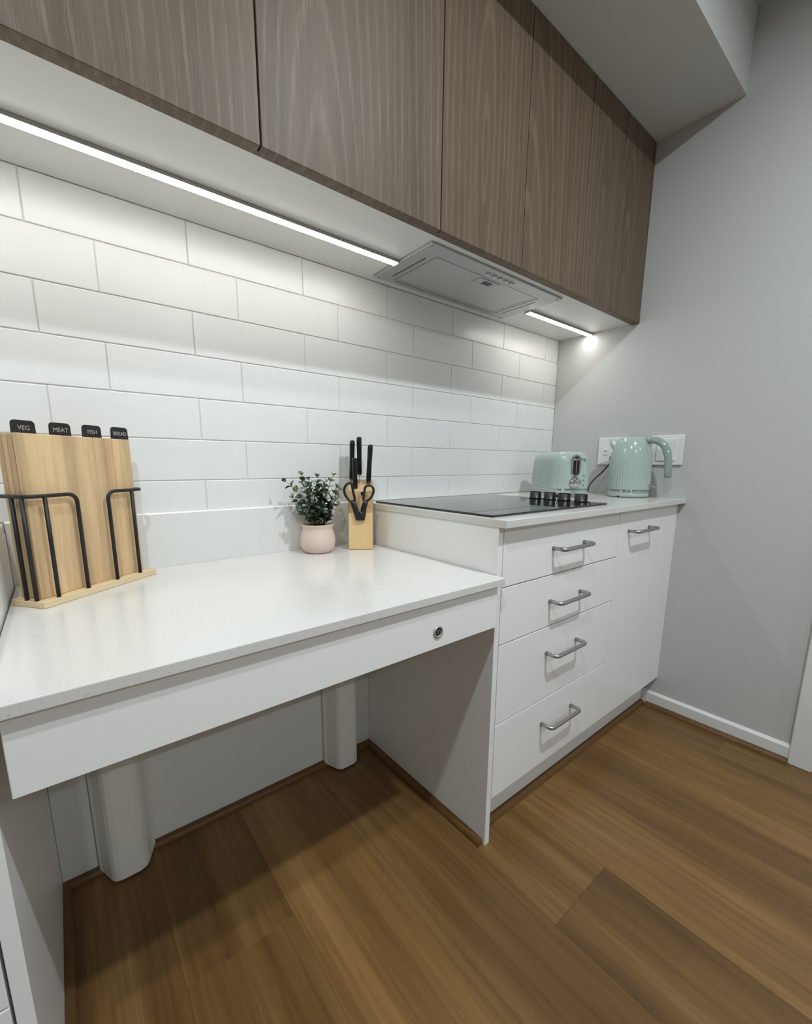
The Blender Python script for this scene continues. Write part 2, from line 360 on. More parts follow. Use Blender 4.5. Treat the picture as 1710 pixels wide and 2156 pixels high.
# back wall with tiles
TOP_BACK = 2.6
wb = struct('wall_back', MB().box(XW-0.1, 0.1, 0.0022, 0.12, -0.02, TOP_BACK), 'grout', 'white back wall with running bond tiled splashback', 'wall')
TL, TH, HR, Z1, GJ = 0.302, 0.1038, 0.1038, 1.5069, 0.0024
tcache = {}
def tile(x0, x1, z0, z1):
    w, h = round(x1-x0, 4), round(z1-z0, 4)
    if w < 0.004 or h < 0.004: return
    if (w, h) not in tcache: tcache[(w, h)] = mesh_of(MB().box(-w/2, w/2, 0.0, 0.008, -h/2, h/2, 0.0014, 2), 'tile')
    inst('tile', tcache[(w, h)], 'tile', wb, ((x0+x1)/2, 0, (z0+z1)/2))
for r in range(1, 8):
    zb_ = Z1-(r-1)*HR; zt_ = zb_+TH
    z0, z1 = zb_+GJ/2, zt_-GJ/2
    if r == 1: z1 = ZC-0.001
    if r == 7: z0 = ZB+0.001
    xs = [0.0]; x = -0.103 if r % 2 else -0.2916
    while x > XW: xs.append(x); x -= TL
    xs.append(XW)
    for k, (a, b) in enumerate(zip(xs, xs[1:])):
        tile(b+GJ/2, a-(GJ/2 if k else 0.0008), z0, z1)
# right wall with door opening
DY0, DY1, DH = -1.092, -1.912, 2.06
wr = MB(); wr.box(0, 0.1, DY0, 0.0, -0.02, TOP_BACK); wr.box(0, 0.1, YW, DY1, -0.02, TOP_BACK); wr.box(0, 0.1, DY1, DY0, DH, TOP_BACK)
struct('wall_right', wr, 'wall', 'plain pale grey painted wall beside the worktop', 'wall')
struct('wall_left', MB().box(XW-0.1, XW, YW, 0.0, -0.02, TOP_BACK), 'wall', 'plain pale painted wall at the far left', 'wall')
struct('wall_front', MB().box(XW-0.1, 0.1, YW-0.1, YW, -0.02, TOP_BACK), 'wall', 'plain pale painted wall behind the camera', 'wall')
struct('ceiling', MB().box(XW-0.1, 0.1, YW-0.1, 0.12, ZCEIL, ZCEIL+0.08), 'ceil', 'flat white painted ceiling', 'ceiling')
struct('wall_bulkhead', MB().box(XW, 0.0, YBH, 0.0, ZTOP, ZCEIL), 'bulk', 'white boxed bulkhead above the timber wall cabinets', 'bulkhead')
# door: jamb, leaf, architrave
dr = struct('door_1', MB().box(0.045, 0.083, DY1+0.02, DY0-0.02, 0.008, DH-0.02, 0.002), 'trimw', 'white painted door leaf at the right edge', 'door')
hb = MB(); hb.cyl((0.036, DY1+0.08, 1.0), 0.026, 0.01, 'x'); hb.tube([(0.04, DY1+0.08, 1.0), (0.0, DY1+0.08, 1.0), (-0.004, DY1+0.085, 1.0), (-0.004, DY1+0.19, 1.0)], 0.008)
build('door_handle', hb, 'alu', dr)
jb = MB(); jb.box(0.0, 0.1, DY0-0.02, DY0, 0, DH); jb.box(0.0, 0.1, DY1, DY1+0.02, 0, DH); jb.box(0, 0.1, DY1, DY0, DH-0.02, DH)
struct('trim_1', jb, 'trimw', 'white painted door jamb', 'trim')
for k, (a, b, z0, z1) in enumerate([(DY0, DY0+0.0625, 0, DH+0.0625), (DY1-0.0625, DY1, 0, DH+0.0625), (DY1, DY0, DH, DH+0.0625)]):
    struct('trim_%d' % (k+2), MB().box(-0.018, 0.0, a, b, z0, z1, 0.002), 'trimw', ['white architrave strip beside the skirting end', 'white architrave strip on the far side of the door', 'white architrave strip over the door'][k], 'trim')
# skirting board with sloping lit top
def skirting(y0, y1):
    pts = [(0.0, 0.0), (-0.013, 0.0), (-0.013, 0.057), (-0.011, 0.059), (0.0, 0.0655)]
    mb = MB(); mb.prism(pts, 0, y1-y0, mat=Matrix(((1, 0, 0, 0), (0, 0, 1, y0), (0, 1, 0, 0), (0, 0, 0, 1)))); return mb
struct('baseboard_right', skirting(DY0+0.0627, -0.532), 'trimw', 'low white skirting board along the right wall', 'skirting')
struct('baseboard_right_2', skirting(YW, DY1-0.0627), 'trimw', 'low white skirting board past the door', 'skirting')
# timber quad beads (quarter rounds) ; cross-section in (outward, up)
def quad(name, p0, p1, out, label, rnd_end=None):
    a, b = Vector(p0), Vector(p1); d = b-a; L = d.length; d.normalize(); out = Vector(out)
    r = 0.018; sec = [(0, 0)]+[(r*math.cos(t), r*math.sin(t)) for t in [PI/2*k/6 for k in range(7)]]
    mt = Matrix(((out.x, 0, d.x, a.x), (out.y, 0, d.y, a.y), (0, 1, 0, 0), (0, 0, 0, 1)))
    o = struct(name, MB().prism(sec, 0, L, mat=mt), 'bead', label, 'floor bead')
quad('trim_5', (-0.013, -0.555, 0), (-0.013, DY0+0.064, 0), (-1, 0, 0), 'thin brown timber bead below the white skirting')
quad('trim_6', (XP+0.0005, -0.532, 0), (-0.014, -0.532, 0), (0, -1, 0), 'thin brown timber bead below the drawer kickboard')
quad('trim_7', (XPL-0.0005, -0.022, 0), (XPL-0.0005, YD+0.008, 0), (-1, 0, 0), 'thin brown timber bead along the white end panel under the desk')
quad('trim_8', (XL, -0.0205, 0), (XPL, -0.0205, 0), (0, -1, 0), 'thin brown timber bead along the back panel under the desk')
quad('trim_9', (XL+0.0005, -0.022, 0), (XL+0.0005, YD+0.01, 0), (1, 0, 0), 'thin brown timber bead along the left end panel')

# ------------------------------------------------------------------ ceiling downlights
def downlight(x, y, label, power=DOWNLIGHT_W, spread=math.radians(168)):
    t = thing('ceiling_downlight', label, 'downlight', (x, y, ZCEIL-0.001), group='ceiling downlights')
    mb = MB(); mb.lathe([(0.040, -0.001), (0.055, -0.001), (0.052, -0.006), (0.043, -0.007), (0.040, -0.002)], 32, cap=False); build('trim_ring', mb, 'trimw', t, True)
    build('lens', MB().cyl((0, 0, -0.001), 0.041, 0.002), 'lamp', t, True)
    ld = bpy.data.lights.new('downlight_lamp', 'AREA'); ld.shape = 'DISK'; ld.size = 0.075; ld.spread = spread; ld.energy = power; ld.color = DOWNLIGHT_COL
    lo = bpy.data.objects.new('downlight_lamp', ld); COL.objects.link(lo); lo.parent = t; lo.location = (0, 0, -0.006)
downlight(-1.02, -1.48, 'round recessed downlight in the ceiling in front of the drawers', 25.0, math.radians(176))
downlight(-2.16, -1.24, 'round recessed downlight in the ceiling in front of the desk', 12.5)
downlight(-0.80, -3.40, 'added unseen fill downlight in the ceiling at the far right of the room', 15.0, math.radians(178))  # unseen lamp added behind the camera as frontal fill
downlight(-2.30, -3.40, 'added unseen fill downlight in the ceiling at the far left of the room', 15.0, math.radians(178))  # second added fill lamp, out of view, brightens the upright faces

# ------------------------------------------------------------------ right base cabinets
def handle(parent, xc, z, y=YD):
    mb = MB(); s = 0.08; pr = 0.036; rr = 0.012; R = 0.0058
    pts = [(xc-s, y, z), (xc-s, y-pr+rr, z)]
    pts += [(xc-s+rr-rr*math.cos(a), y-pr+rr-rr*math.sin(a), z) for a in [PI/2*k/5 for k in range(1, 6)]]
    pts += [(xc+s-rr+rr*math.sin(a), y-pr+rr-rr*math.cos(a), z) for a in [PI/2*k/5 for k in range(0, 6)]]
    pts += [(xc+s, y, z)]
    mb.tube(pts, R, 12)
    return build('handle', mb, 'alu', parent)
dc = thing('drawer_cabinet', 'white four drawer base cabinet under the cooktop with bar handles', 'cabinet', (XP, YD, 0))
mb = MB(); mb.box(XP+0.0008, -0.4972, YD+0.021, -0.012, 0.137, ZB-TB-0.0008); build('body', mb, 'carcass', dc)
build('end_panel', MB().box(XPL, XP, YD, -0.001, 0.0005, ZB-TB-0.0005, 0.0006), 'white', dc)
zs = [(0.7338, 0.8835, 0.808), (0.5820, 0.7304, 0.656), (0.3571, 0.5786, 0.500), (0.1376, 0.3537, 0.276)]
for z0, z1, zh in zs:
    d = build('drawer_front', MB().box(XP+0.0024, -0.4980, YD, YD+0.018, z0, z1, 0.0007), 'white', dc)
    handle(d, -0.7965, zh)
pc = thing('pantry_cabinet', 'white single door base cabinet in the corner by the wall', 'cabinet', (-0.4966, YD, 0))
build('body', MB().box(-0.4962, -0.0015, YD+0.021, -0.012, 0.137, ZB-TB-0.0008), 'carcass', pc)
d = build('door', MB().box(-0.4950, -0.0282, YD, YD+0.018, 0.1376, 0.8835, 0.0007), 'white', pc); handle(d, -0.345, 0.8135)
build('filler_strip', MB().box(-0.0262, -0.0006, YD+0.001, YD+0.02, 0.1376, 0.8845, 0.0006), 'white', pc)
tag(build('kickboard', MB().box(XP+0.0006, -0.0135, -0.532, -0.516, 0.0005, 0.1365), 'white'), 'white recessed kickboard under the drawers and corner cabinet', 'kickboard')
tag(build('worktop', MB().box(XB, -0.0006, YB, -0.0006, ZB-TB, ZB, 0.0014, 2), 'stone'), 'white speckled stone worktop holding cooktop, toaster and kettle', 'worktop')
# left neighbour, mostly out of view
lc = thing('drawer_cabinet', 'white base cabinet with end panel at the left edge beside the desk', 'cabinet', (XL, YD, 0))
build('end_panel', MB().box(XL-0.018, XL, YD, -0.001, 0.0005, ZB-TB-0.0005, 0.0006), 'white', lc)
build('body', MB().box(XL-0.62, XL-0.019, YD+0.021, -0.012, 0.137, ZB-TB-0.0008), 'carcass', lc)
build('plinth', MB().box(XL-0.62, XL-0.0186, -0.532, -0.516, 0.0005, 0.1365), 'white', lc)
for z0, z1, zh in zs:
    d = build('drawer_front', MB().box(XL-0.62, XL-0.0215, YD, YD+0.018, z0, z1, 0.0007), 'white', lc); handle(d, XL-0.32, zh)
tag(build('worktop', MB().box(XL-0.65, XL-0.0005, YB, -0.0006, ZB-TB, ZB, 0.0014, 2), 'stone'), 'white stone worktop over the left edge cabinet', 'worktop')

# ------------------------------------------------------------------ height adjustable desk
dk = thing('adjustable_desk', 'white stone topped height adjustable desk between the base cabinets', 'desk', ((XL+XPL)/2, -0.3, 0))
build('desktop', MB().box(XL+0.003, XPL-0.003, YDK, -0.0085, ZT-TD, ZT, 0.0014, 2), 'stone', dk)
ap = build('apron', MB().box(-2.000, -1.1285, YAP, YAP+0.018, ZAP, ZT-TD-0.0004, 0.0008), 'white', dk)
for x in (-2.000, -1.1465): build('side_rail', MB().box(x, x+0.018, YAP+0.0185, -0.09, ZAP+0.02, ZT-TD-0.0006), 'white', dk)
build('cross_bar', MB().box(-1.93, -1.20, -0.09, -0.05, 0.70, 0.74), 'leg', dk)
for xc in (-1.8805, -1.2415):
    b0, f0 = 0.062, 0.036
    pts = [(-b0, -0.0215), (-b0, -0.030)]
    pts += [(-b0+0.006, -0.037), (-f0-0.004, -0.078), (-f0+0.003, -0.086), (-f0+0.014, -0.090), (f0-0.016, -0.090), (f0-0.003, -0.084), (f0+0.005, -0.074), (b0-0.006, -0.037)]
    pts += [(b0, -0.030), (b0, -0.0215)]
    pts = [(xc+x, y) for x, y in pts]
    lg = build('leg', MB().prism(pts, 0.006, ZT-TD-0.002, 0.0015), 'leg', dk)
    sm = [(xc+(x-xc)*0.86, -0.05+(y+0.05)*0.7) for x, y in pts]
    build('foot_or_shade_pad', MB().prism(sm, 0.0, 0.0062), 'black', lg)  # black pad stands in for the dark shadow under the desk leg
bt = MB(); bt.lathe([(0.0086, 0), (0.0135, 0), (0.0135, 0.0022), (0.0125, 0.0034), (0.0092, 0.0034), (0.0086, 0.002)], 32, cap=False, mat=Matrix.Translation((-1.322, YAP, 0.682)) @ Matrix.Rotation(PI/2, 4, 'X'))
ring = build('control_button', bt, 'steel', dk)
build('button_well', MB().cyl((-1.322, YAP-0.0006, 0.682), 0.0088, 0.0012, 'y'), 'black', ring)
build('button_cap', MB().cyl((-1.322, YAP-0.002, 0.682), 0.0055, 0.004, 'y', bev=0.001), 'chrome', ring)
build('button_dot', MB().cyl((-1.322, YAP-0.0042, 0.682), 0.0025, 0.0006, 'y'), 'black', ring)
spn = tag(build('splash_panel', MB().box(XL+0.0006, XPL-0.0006, -0.0075, 0.0018, ZT-0.06, ZB+0.0004, 0.0006), 'panelw'), 'white flat upstand panel between the tiles and the desk', 'panel')
build('sealant_bead', MB().prism([(-0.0070, ZB+0.0002), (0.0018, ZB+0.0002), (0.0018, ZB+0.0028), (-0.0004, ZB+0.0024)], 0, XPL-XL-0.0016, mat=Matrix(((0, 0, 1, XL+0.0008), (1, 0, 0, 0), (0, 1, 0, 0), (0, 0, 0, 1)))), 'caulk', spn)
bp_ = thing('back_panel', 'white panel wall below the desk behind its two legs', 'panel', ((XL+XPL)/2, -0.02, 0))
for a, b in ((XL+0.0006, -1.9445), (-1.9437, -1.3043), (-1.3035, XPL-0.0006)):
    build('panel', MB().box(a, b, -0.02, 0.0018, 0.0005, ZT-0.062, 0.0006), 'panelw', bp_)

# ------------------------------------------------------------------ upper cabinets
edges = [-2.913, -2.463, -2.0135, -1.5636, -1.1140, -0.7865, -0.4620, -0.2405, -0.0195]
units = [(0, 2, 'grey oak wall cabinet at the far left beyond the desk'), (2, 4, 'grey oak wall cabinet with two wide doors above the desk'), (4, 6, 'grey oak two door wall cabinet directly above the range hood'), (6, 8, 'grey oak wall cabinet with two narrow doors next to the right wall')]
for a, b, lab in units:
    t = thing('wall_cabinet', lab, 'cabinet', ((edges[a]+edges[b])/2, -0.17, ZC+0.018), group='timber wall cabinets')
    build('body', MB().box(edges[a]+0.0006, edges[b]-0.0006, YU+0.0205, -0.001, ZC+0.0185, ZTOP-0.0008), 'gap', t)
    for i in range(a, b):
        w2 = (edges[i+1]-edges[i])/2-0.0017; cx = (edges[i]+edges[i+1])/2
        dd = build('door', MB().box(-w2, w2, 0, 0.018, ZDB-1.9, ZTOP-0.002-1.9, 0.0008), 'oak', t, True); dd.location = (cx-t.location.x, YU-t.location.y, 1.9-t.location.z)
    if b == 8: build('filler_strip', MB().box(-0.0182, -0.0006, YU+0.0006, YU+0.018, ZDB, ZTOP-0.002, 0.0005), 'oak', t)
up = thing('cabinet_underside', 'long white underside board with a timber front edge below the wall cabinets', 'panel', (-1.4, -0.17, ZC))
HX0, HX1, HY0, HY1 = -1.090, -0.477, -0.306, -0.037
u = MB(); hx0, hx1, hy0, hy1 = HX0+0.03, HX1-0.03, HY0+0.03, HY1-0.02
u.box(edges[0], hx0, YUB, -0.0006, ZC, ZC+0.018); u.box(hx1, -0.0006, YUB, -0.0006, ZC, ZC+0.018); u.box(hx0, hx1, YUB, hy0, ZC, ZC+0.018); u.box(hx0, hx1, hy1, -0.0006, ZC, ZC+0.018)
build('board', u, 'white_matt', up)
build('front_edge_strip', MB().box(edges[0], -0.0006, YU+0.0185, YUB-0.0002, ZDB+0.0012, ZC+0.018), 'oak', up)
# led profiles
def led(x0, x1, label):
    t = thing('led_strip_light', label, 'strip light', ((x0+x1)/2, -0.155, ZC), group='under cabinet strip lights')
    mb = MB(); y0, y1 = -0.1672, -0.1428
    mb.box(x0, x1, y0, y0+0.0014, ZC-0.0085, ZC-0.0002); mb.box(x0, x1, y1-0.0014, y1, ZC-0.0085, ZC-0.0002); mb.box(x0, x1, y0+0.0014, y1-0.0014, ZC-0.0018, ZC-0.0002)
    build('channel', mb, 'alu', t)
    rings = []
    for x in (x0+0.004, x1-0.004):
        pts = [(x, y0+0.0017, ZC-0.003), (x, y0+0.0017, ZC-0.0085)]
        pts += [(x, -0.155-0.0105*math.cos(a), ZC-0.0085-0.0028*math.sin(a)) for a in [PI*k/8 for k in range(1, 8)]]
        pts += [(x, y1-0.0017, ZC-0.0085), (x, y1-0.0017, ZC-0.003)]
        rings.append(pts)
    build('diffuser', MB().loft(rings, True, False), 'led', t)
    for x in (x0-0.0015, x1-0.0005): build('end_cap', MB().box(x, x+0.002, y0, y1, ZC-0.0115, ZC-0.0003, 0.0004), 'socket', t)
led(-2.90, HX0-0.004, 'long glowing white strip light under the cabinets above the desk')
led(-0.468, -0.004, 'short glowing white strip light between the range hood and right wall')
# range hood
rh = thing('range_hood', 'silver undermount range hood with mesh filter and buttons', 'range hood', ((HX0+HX1)/2, (HY0+HY1)/2, ZC))
FX0, FX1, FY0, FY1 = -1.029, -0.549, -0.257, -0.0635
zb0, zb1 = ZC-0.0065, ZC-0.0004
fm = MB(); fm.box(HX0, FX0, HY0, HY1, zb0, zb1, 0.0012); fm.box(FX1, HX1, HY0, HY1, zb0, zb1, 0.0012); fm.box(FX0-0.002, FX1+0.002, HY0, FY0, zb0, zb1, 0.0012); fm.box(FX0-0.002, FX1+0.002, FY1, HY1, zb0, zb1, 0.0012)
build('frame', fm, 'steel', rh)
build('motor_housing', MB().box(FX0, FX1, FY0, FY1, ZC+0.002, ZC+0.16), 'steel_dark', rh)
fr = MB(); e = 0.010; x0, x1, y0, y1 = FX0+0.0025, FX1-0.0025, FY0+0.0025, FY1-0.0025
fr.box(x0, x0+e, y0, y1, ZC-0.0055, ZC+0.001); fr.box(x1-e, x1, y0, y1, ZC-0.0055, ZC+0.001); fr.box(x0+e, x1-e, y0, y0+e*0.6, ZC-0.0055, ZC+0.001); fr.box(x0+e, x1-e, y1-e*0.6, y1, ZC-0.0055, ZC+0.001)
ff = build('filter', fr, 'steel', rh)
build('filter_mesh', MB().box(x0+e, x1-e, y0+e*0.6, y1-e*0.6, ZC-0.0045, ZC-0.001), 'mesh', ff)
la = build('latch', MB().box(-0.832, -0.742, -0.247, -0.207, ZC-0.0075, ZC-0.0035, 0.0008), 'steel', ff); la.data.materials[0] = M['steel']
build('latch_grip', MB().box(-0.803, -0.768, -0.239, -0.219, ZC-0.0082, ZC-0.0072), 'steel_dark', ff)
for k in range(5):
    xc = -0.838+0.0275*k
    mbb = MB(); mbb.prism([(xc-0.009, -0.2855), (xc+0.009, -0.2855), (xc+0.007, -0.2735), (xc-0.004, -0.2735)], zb0-0.004, zb0+0.0005, 0.0006); build('push_button', mbb, 'steel', rh)
for xa, xb_ in ((-1.0505, -1.0465), (-0.5305, -0.5265)): build('slot', MB().box(xa, xb_, -0.232, -0.081, zb0-0.0004, zb0+0.001), 'black', rh)
build('rear_slot', MB().box(-1.02, -0.56, -0.0585, -0.0565, zb0-0.0004, zb0+0.001), 'black', rh)
for x in (HX0+0.012, HX1-0.012):
    for y in (HY0+0.012, HY1-0.010): build('screw', MB().cyl((x, y, zb0-0.0006), 0.0038, 0.0014, seg=12), 'alu', rh)

# ------------------------------------------------------------------ cooktop
ck = thing('ceramic_cooktop', 'black glass cooktop with four knobs set in the stone worktop', 'cooktop', (-0.813, -0.305, ZB))
build('glass', MB().box(-1.101, -0.525, -0.5535, -0.0565, ZB+0.0003, ZB+0.0055, 0.0022, 3), 'glass', ck)
for x, y in ((-0.555, -0.300), (-0.552, -0.357), (-0.550, -0.413), (-0.549, -0.474)):
    kb = MB(); kb.lathe([(0.0225, 0), (0.0225, 0.003), (0.0205, 0.0045), (0.0195, 0.022), (0.0185, 0.0235), (0.0, 0.0237)][:-1]+[(0.004, 0.0237)], 32, mat=Matrix.Translation((x, y, ZB+0.0056)))
    k = build('knob', kb, 'black', ck)
    build('knob_grip', MB().box(x-0.0045, x+0.0045, y-0.0215, y+0.0215, ZB+0.012, ZB+0.0315, 0.0012), 'black', k)

# ------------------------------------------------------------------ chopping board rack
RA = math.radians(38.4)
rk = thing('board_rack', 'pale wooden chopping board stand with black wire rails on the desk', 'rack', (-1.9618, -0.2345, ZT), RA)
build('base', MB().box(0, 0.262, 0, 0.078, 0.0002, 0.0125, 0.0008), 'basewood', rk, True)
RZ, RR, RF = 0.204, 0.0037, 0.0085
def arc(c, r, a0, a1, n, f): return [f(c, r, a0+(a1-a0)*k/n) for k in range(n+1)]
def half(flip):
    fx = (lambda x: 0.2575-x) if flip else (lambda x: x)
    pts = [(0.004, 0.0705, RZ), (0.004, RF+0.014, RZ)]
    pts += [(0.004+0.014*(1-math.cos(a)), RF+0.014*(1-math.sin(a)), RZ) for a in [PI/2*k/5 for k in range(1, 6)]]
    xd = 0.0945
    pts += [(xd-0.016+0.016*math.sin(a), RF, RZ-0.016+0.016*math.cos(a)) for a in [PI/2*k/5 for k in range(0, 6)]]
    pts += [(xd, RF, 0.010)]
    build('wire_rail', MB().tube([(fx(x), y, z) for x, y, z in pts], RR, 10), 'wire', rk, True)
    for x, y in (((0.034, RF),) if flip else ((0.004, 0.045), (0.004, 0.022), (0.034, RF))): build('rod', MB().tube([(fx(x), y, 0.010), (fx(x), y, RZ)], RR, 10), 'wire', rk, True)
half(False); half(True)
# the boards, back to front
tabx = [0.043, 0.1015, 0.158, 0.213]
for k, (word, lab) in enumerate([('VEG', 'wooden chopping board with black tab lettered VEG, rearmost in the stand'), ('MEAT', 'wooden chopping board with black tab lettered MEAT'), ('FISH', 'wooden chopping board with black tab lettered FISH'), ('BREAD', 'front wooden chopping board with black tab lettered BREAD')]):
    e2 = 0.0595-0.0125*k
    M_ = wm(rk) @ Matrix.Translation((0.0125, e2, 0.0128))
    bd = thing('chopping_board', lab, 'chopping board', M_.translation, RA, 'chopping boards in the stand')
    build('board', MB().box(0, 0.233, 0, 0.0108, 0, 0.302, 0.0012, 2), 'board', bd, True)
    xc = tabx[k]; w = 0.0205; r = 0.007; z0, z1 = 0.288, 0.3275
    pts = [(xc-w-0.0012, z0), (xc+w+0.0012, z0)]+[(xc+w-r+r*math.cos(a), z1-r+r*math.sin(a)) for a in [PI/2*q/5 for q in range(6)]]+[(xc-w+r-r*math.sin(a), z1-r+r*math.cos(a)) for a in [PI/2*q/5 for q in range(6)]]
    tb = build('tab', MB().prism(pts, 0, 0.003, mat=Matrix(((1, 0, 0, 0), (0, 0, -1, 0.0058), (0, 1, 0, 0), (0, 0, 0, 1)))), 'tab', bd, True)
    tm = text_mesh(word, 0.0118 if word != 'BREAD' else 0.0112, 0.0002); tm.transform(Matrix.Rotation(PI/2, 4, 'X')); tm.materials.clear(); tm.materials.append(M['print'])
    to = bpy.data.objects.new('lettering', tm); COL.objects.link(to); to.parent = tb; to.location = (xc, 0.0025, 0.3135)

# ------------------------------------------------------------------ potted plant
PX, PY = -1.322, -0.0665
pp = thing('potted_plant', 'small leafy green plant in a round pink pot on the desk', 'plant', (PX, PY, ZT))
prof = [(0.034, 0.0003), (0.040, 0.0015), (0.0445, 0.006), (0.0505, 0.018), (0.0530, 0.032), (0.0520, 0.046), (0.0475, 0.062), (0.0450, 0.071), (0.0455, 0.0765), (0.0490, 0.082), (0.0500, 0.0855), (0.0485, 0.0865), (0.0455, 0.083), (0.0425, 0.074), (0.0425, 0.070)]
build('pot', MB().lathe(prof, 48), 'pot', pp, True)
build('soil', MB().lathe([(0.0435, 0.068), (0.0435, 0.077), (0.03, 0.081), (0.006, 0.082)], 24), 'soil', pp, True)
def leaf_mesh(L, Wd):
    b = bmesh.new(); rows = [(0.0, 0.12), (0.2, 0.72), (0.45, 1.0), (0.72, 0.82), (0.92, 0.4)]
    P = []
    for t, w in rows:
        cz = 0.10*L*math.sin(t*PI)
        P.append([b.verts.new((s_*w*Wd/2, t*L, cz+abs(s_)*0.12*Wd*w)) for s_ in (-1, 0, 1)])
    tip = b.verts.new((0, L, 0.0))
    for A, B in zip(P, P[1:]):
        for i in range(2): b.faces.new((A[i], A[i+1], B[i+1], B[i]))
    for i in range(2): b.faces.new((P[-1][i], P[-1][i+1], tip))
    r = bmesh.ops.solidify(b, geom=list(b.faces), thickness=0.0006)
    for f in b.faces: f.smooth = True
    me = bpy.data.meshes.new('leaf'); b.to_mesh(me); b.free(); me.materials.append(M['leaf']); return me
leafs = [leaf_mesh(0.0235, 0.0190), leaf_mesh(0.0200, 0.0160), leaf_mesh(0.0150, 0.0115), leaf_mesh(0.0260, 0.0195)]
rng = random.Random(11)
stems = []
# (azimuth deg, outward reach, top height above desk)
for az, reach, top in [(205, 0.062, 0.232), (180, 0.094, 0.214), (150, 0.040, 0.205), (250, 0.030, 0.225), (280, 0.036, 0.205), (320, 0.050, 0.228), (345, 0.060, 0.192), (10, 0.056, 0.150), (300, 0.072, 0.165), (232, 0.064, 0.170), (200, 0.072, 0.140), (110, 0.030, 0.215), (65, 0.030, 0.198), (270, 0.010, 0.205), (335, 0.066, 0.185), (218, 0.040, 0.195), (260, 0.060, 0.145), (330, 0.030, 0.210), (170, 0.068, 0.165), (290, 0.020, 0.180), (240, 0.045, 0.150), (310, 0.055, 0.140), (275, 0.052, 0.178)]:
    a = math.radians(az); r0 = rng.uniform(0.004, 0.026)
    p0 = Vector((r0*math.cos(a), r0*math.sin(a), 0.078)); p2 = Vector((reach*math.cos(a), min(reach*math.sin(a), 0.05), top))
    p1 = Vector((p0.x*0.7+p2.x*0.3, p0.y*0.7+p2.y*0.3, p0.z+(top-0.078)*0.62))
    pts = [p0*(1-t)**2+p1*2*t*(1-t)+p2*t*t for t in [k/9 for k in range(10)]]
    st = build('stem', MB().tube(pts, 0.0009, 5, rads=[0.0012-0.0007*k/9 for k in range(10)]), 'stem', pp, True)
    n = 5 if top < 0.16 else (6 if top < 0.2 else 7)
    for k in range(n):
        t = 0.16+0.84*k/(n-1); i = min(8, int(t*9)); fr_ = t*9-i
        p = pts[i].lerp(pts[i+1], fr_); dirv = (pts[i+1]-pts[i]).normalized()
        ph = rng.uniform(0, PI)
        for sgn in ((0, 1) if k < n-1 else (0, 1)):
            side = dirv.cross(Vector((0, 0, 1)) if abs(dirv.z) < 0.95 else Vector((1, 0, 0))).normalized(); side.rotate(Matrix.Rotation(ph+PI*sgn+rng.uniform(-0.3, 0.3), 3, dirv))
            y = (side*0.9+dirv*(0.45 if k < n-1 else 0.9)+Vector((0, 0, rng.uniform(-0.2, 0.25)))).normalized()
            if p.y+y.y*0.018+PY > -0.012: y.y = -abs(y.y)*0.2; y.normalize()
            x = y.cross(dirv).normalized(); z = x.cross(y).normalized()
            q = Matrix((x, y, z)).transposed().to_quaternion()
            sz = leafs[2] if k >= n-1 else (leafs[1] if k == n-2 else rng.choice((leafs[0], leafs[3], leafs[1])))
            inst('leaf', sz, 'leaf', st, p, q)

# ------------------------------------------------------------------ knife block, knives, scissors
KA = Vector((-1.2339, -0.0965)); kd = Vector((0.79761, -0.60317)); kang = math.atan2(kd.y, kd.x)
kb_ = thing('knife_block', 'pine knife block with slanted top in the desk corner', 'knife block', (KA.x, KA.y, ZT), kang)
body = MB(); yb0, yb1 = 0.0135, 0.074
sec = [(yb0, 0.001), (yb1, 0.001), (yb1, 0.2145), (yb0, 0.1815)]
bodym = Matrix(((0, 0, 1, 0.0), (1, 0, 0, 0), (0, 1, 0, 0), (0, 0, 0, 1)))
body.prism(sec, 0.0, 0.0757, 0.0012, mat=bodym); build('body', body, 'pine_dark', kb_, True)
build('front_panel', MB().box(0.0018, 0.0757, 0.0, 0.0133, 0.0012, 0.1145, 0.001), 'pine', kb_, True)
build('base_pad', MB().box(0.004, 0.072, 0.004, 0.070, 0.0, 0.0013), 'black', kb_, True)
def knife(sx, dy, zbot, ztop, lean, label, bladelen=0.03):
    loc = wm(kb_) @ Vector((sx, dy, 0.0)); loc.z = ZT+0.06
    t = thing('kitchen_knife', label, 'knife', loc, kang, 'knives in the block')
    z0, z1 = zbot-0.06, ztop-0.06; n = 10; rings = []
    prof = [(0.0, 0.55), (0.03, 0.85), (0.08, 1.0), (0.5, 0.94), (0.9, 1.02), (0.965, 0.98), (0.992, 0.8), (1.0, 0.45)]
    for t_, s_ in prof:
        z = z0+(z1-z0)*t_; cx = lean*t_
        rings.append([(cx+0.0081*s_*math.cos(2*PI*k/16), 0.0108*s_*math.sin(2*PI*k/16), z) for k in range(16)])
    build('handle', MB().loft(rings), 'black_gloss', t, True)
    build('blade', MB().box(-0.0009, 0.0009, -0.011, 0.011, z0-bladelen, z0+0.004), 'blade', t, True)
knife(0.0082, 0.060, 0.2125, 0.336, 0.0042, 'left rear black handled knife standing in the block', 0.03)
knife(0.0335, 0.0625, 0.2275, 0.347, 0.0, 'tallest black handled knife in the middle of the block', 0.045)
knife(0.0622, 0.046, 0.2035, 0.323, 0.0075, 'right black handled knife standing in the block', 0.03)
knife(0.0222, 0.030, 0.1855, 0.282, -0.0012, 'shortest black handled knife at the front of the block', 0.03)
sloc = wm(kb_) @ Vector((0.0385, -0.0066, 0.0)); sloc.z = ZT+0.093
sc = thing('kitchen_scissors', 'black handled kitchen scissors hooked on the front of the knife block', 'scissors', sloc, kang)
SCL = 0.000193
def sp(x, y): return ((x-455)*SCL, 0.0, (1495-y)*SCL)
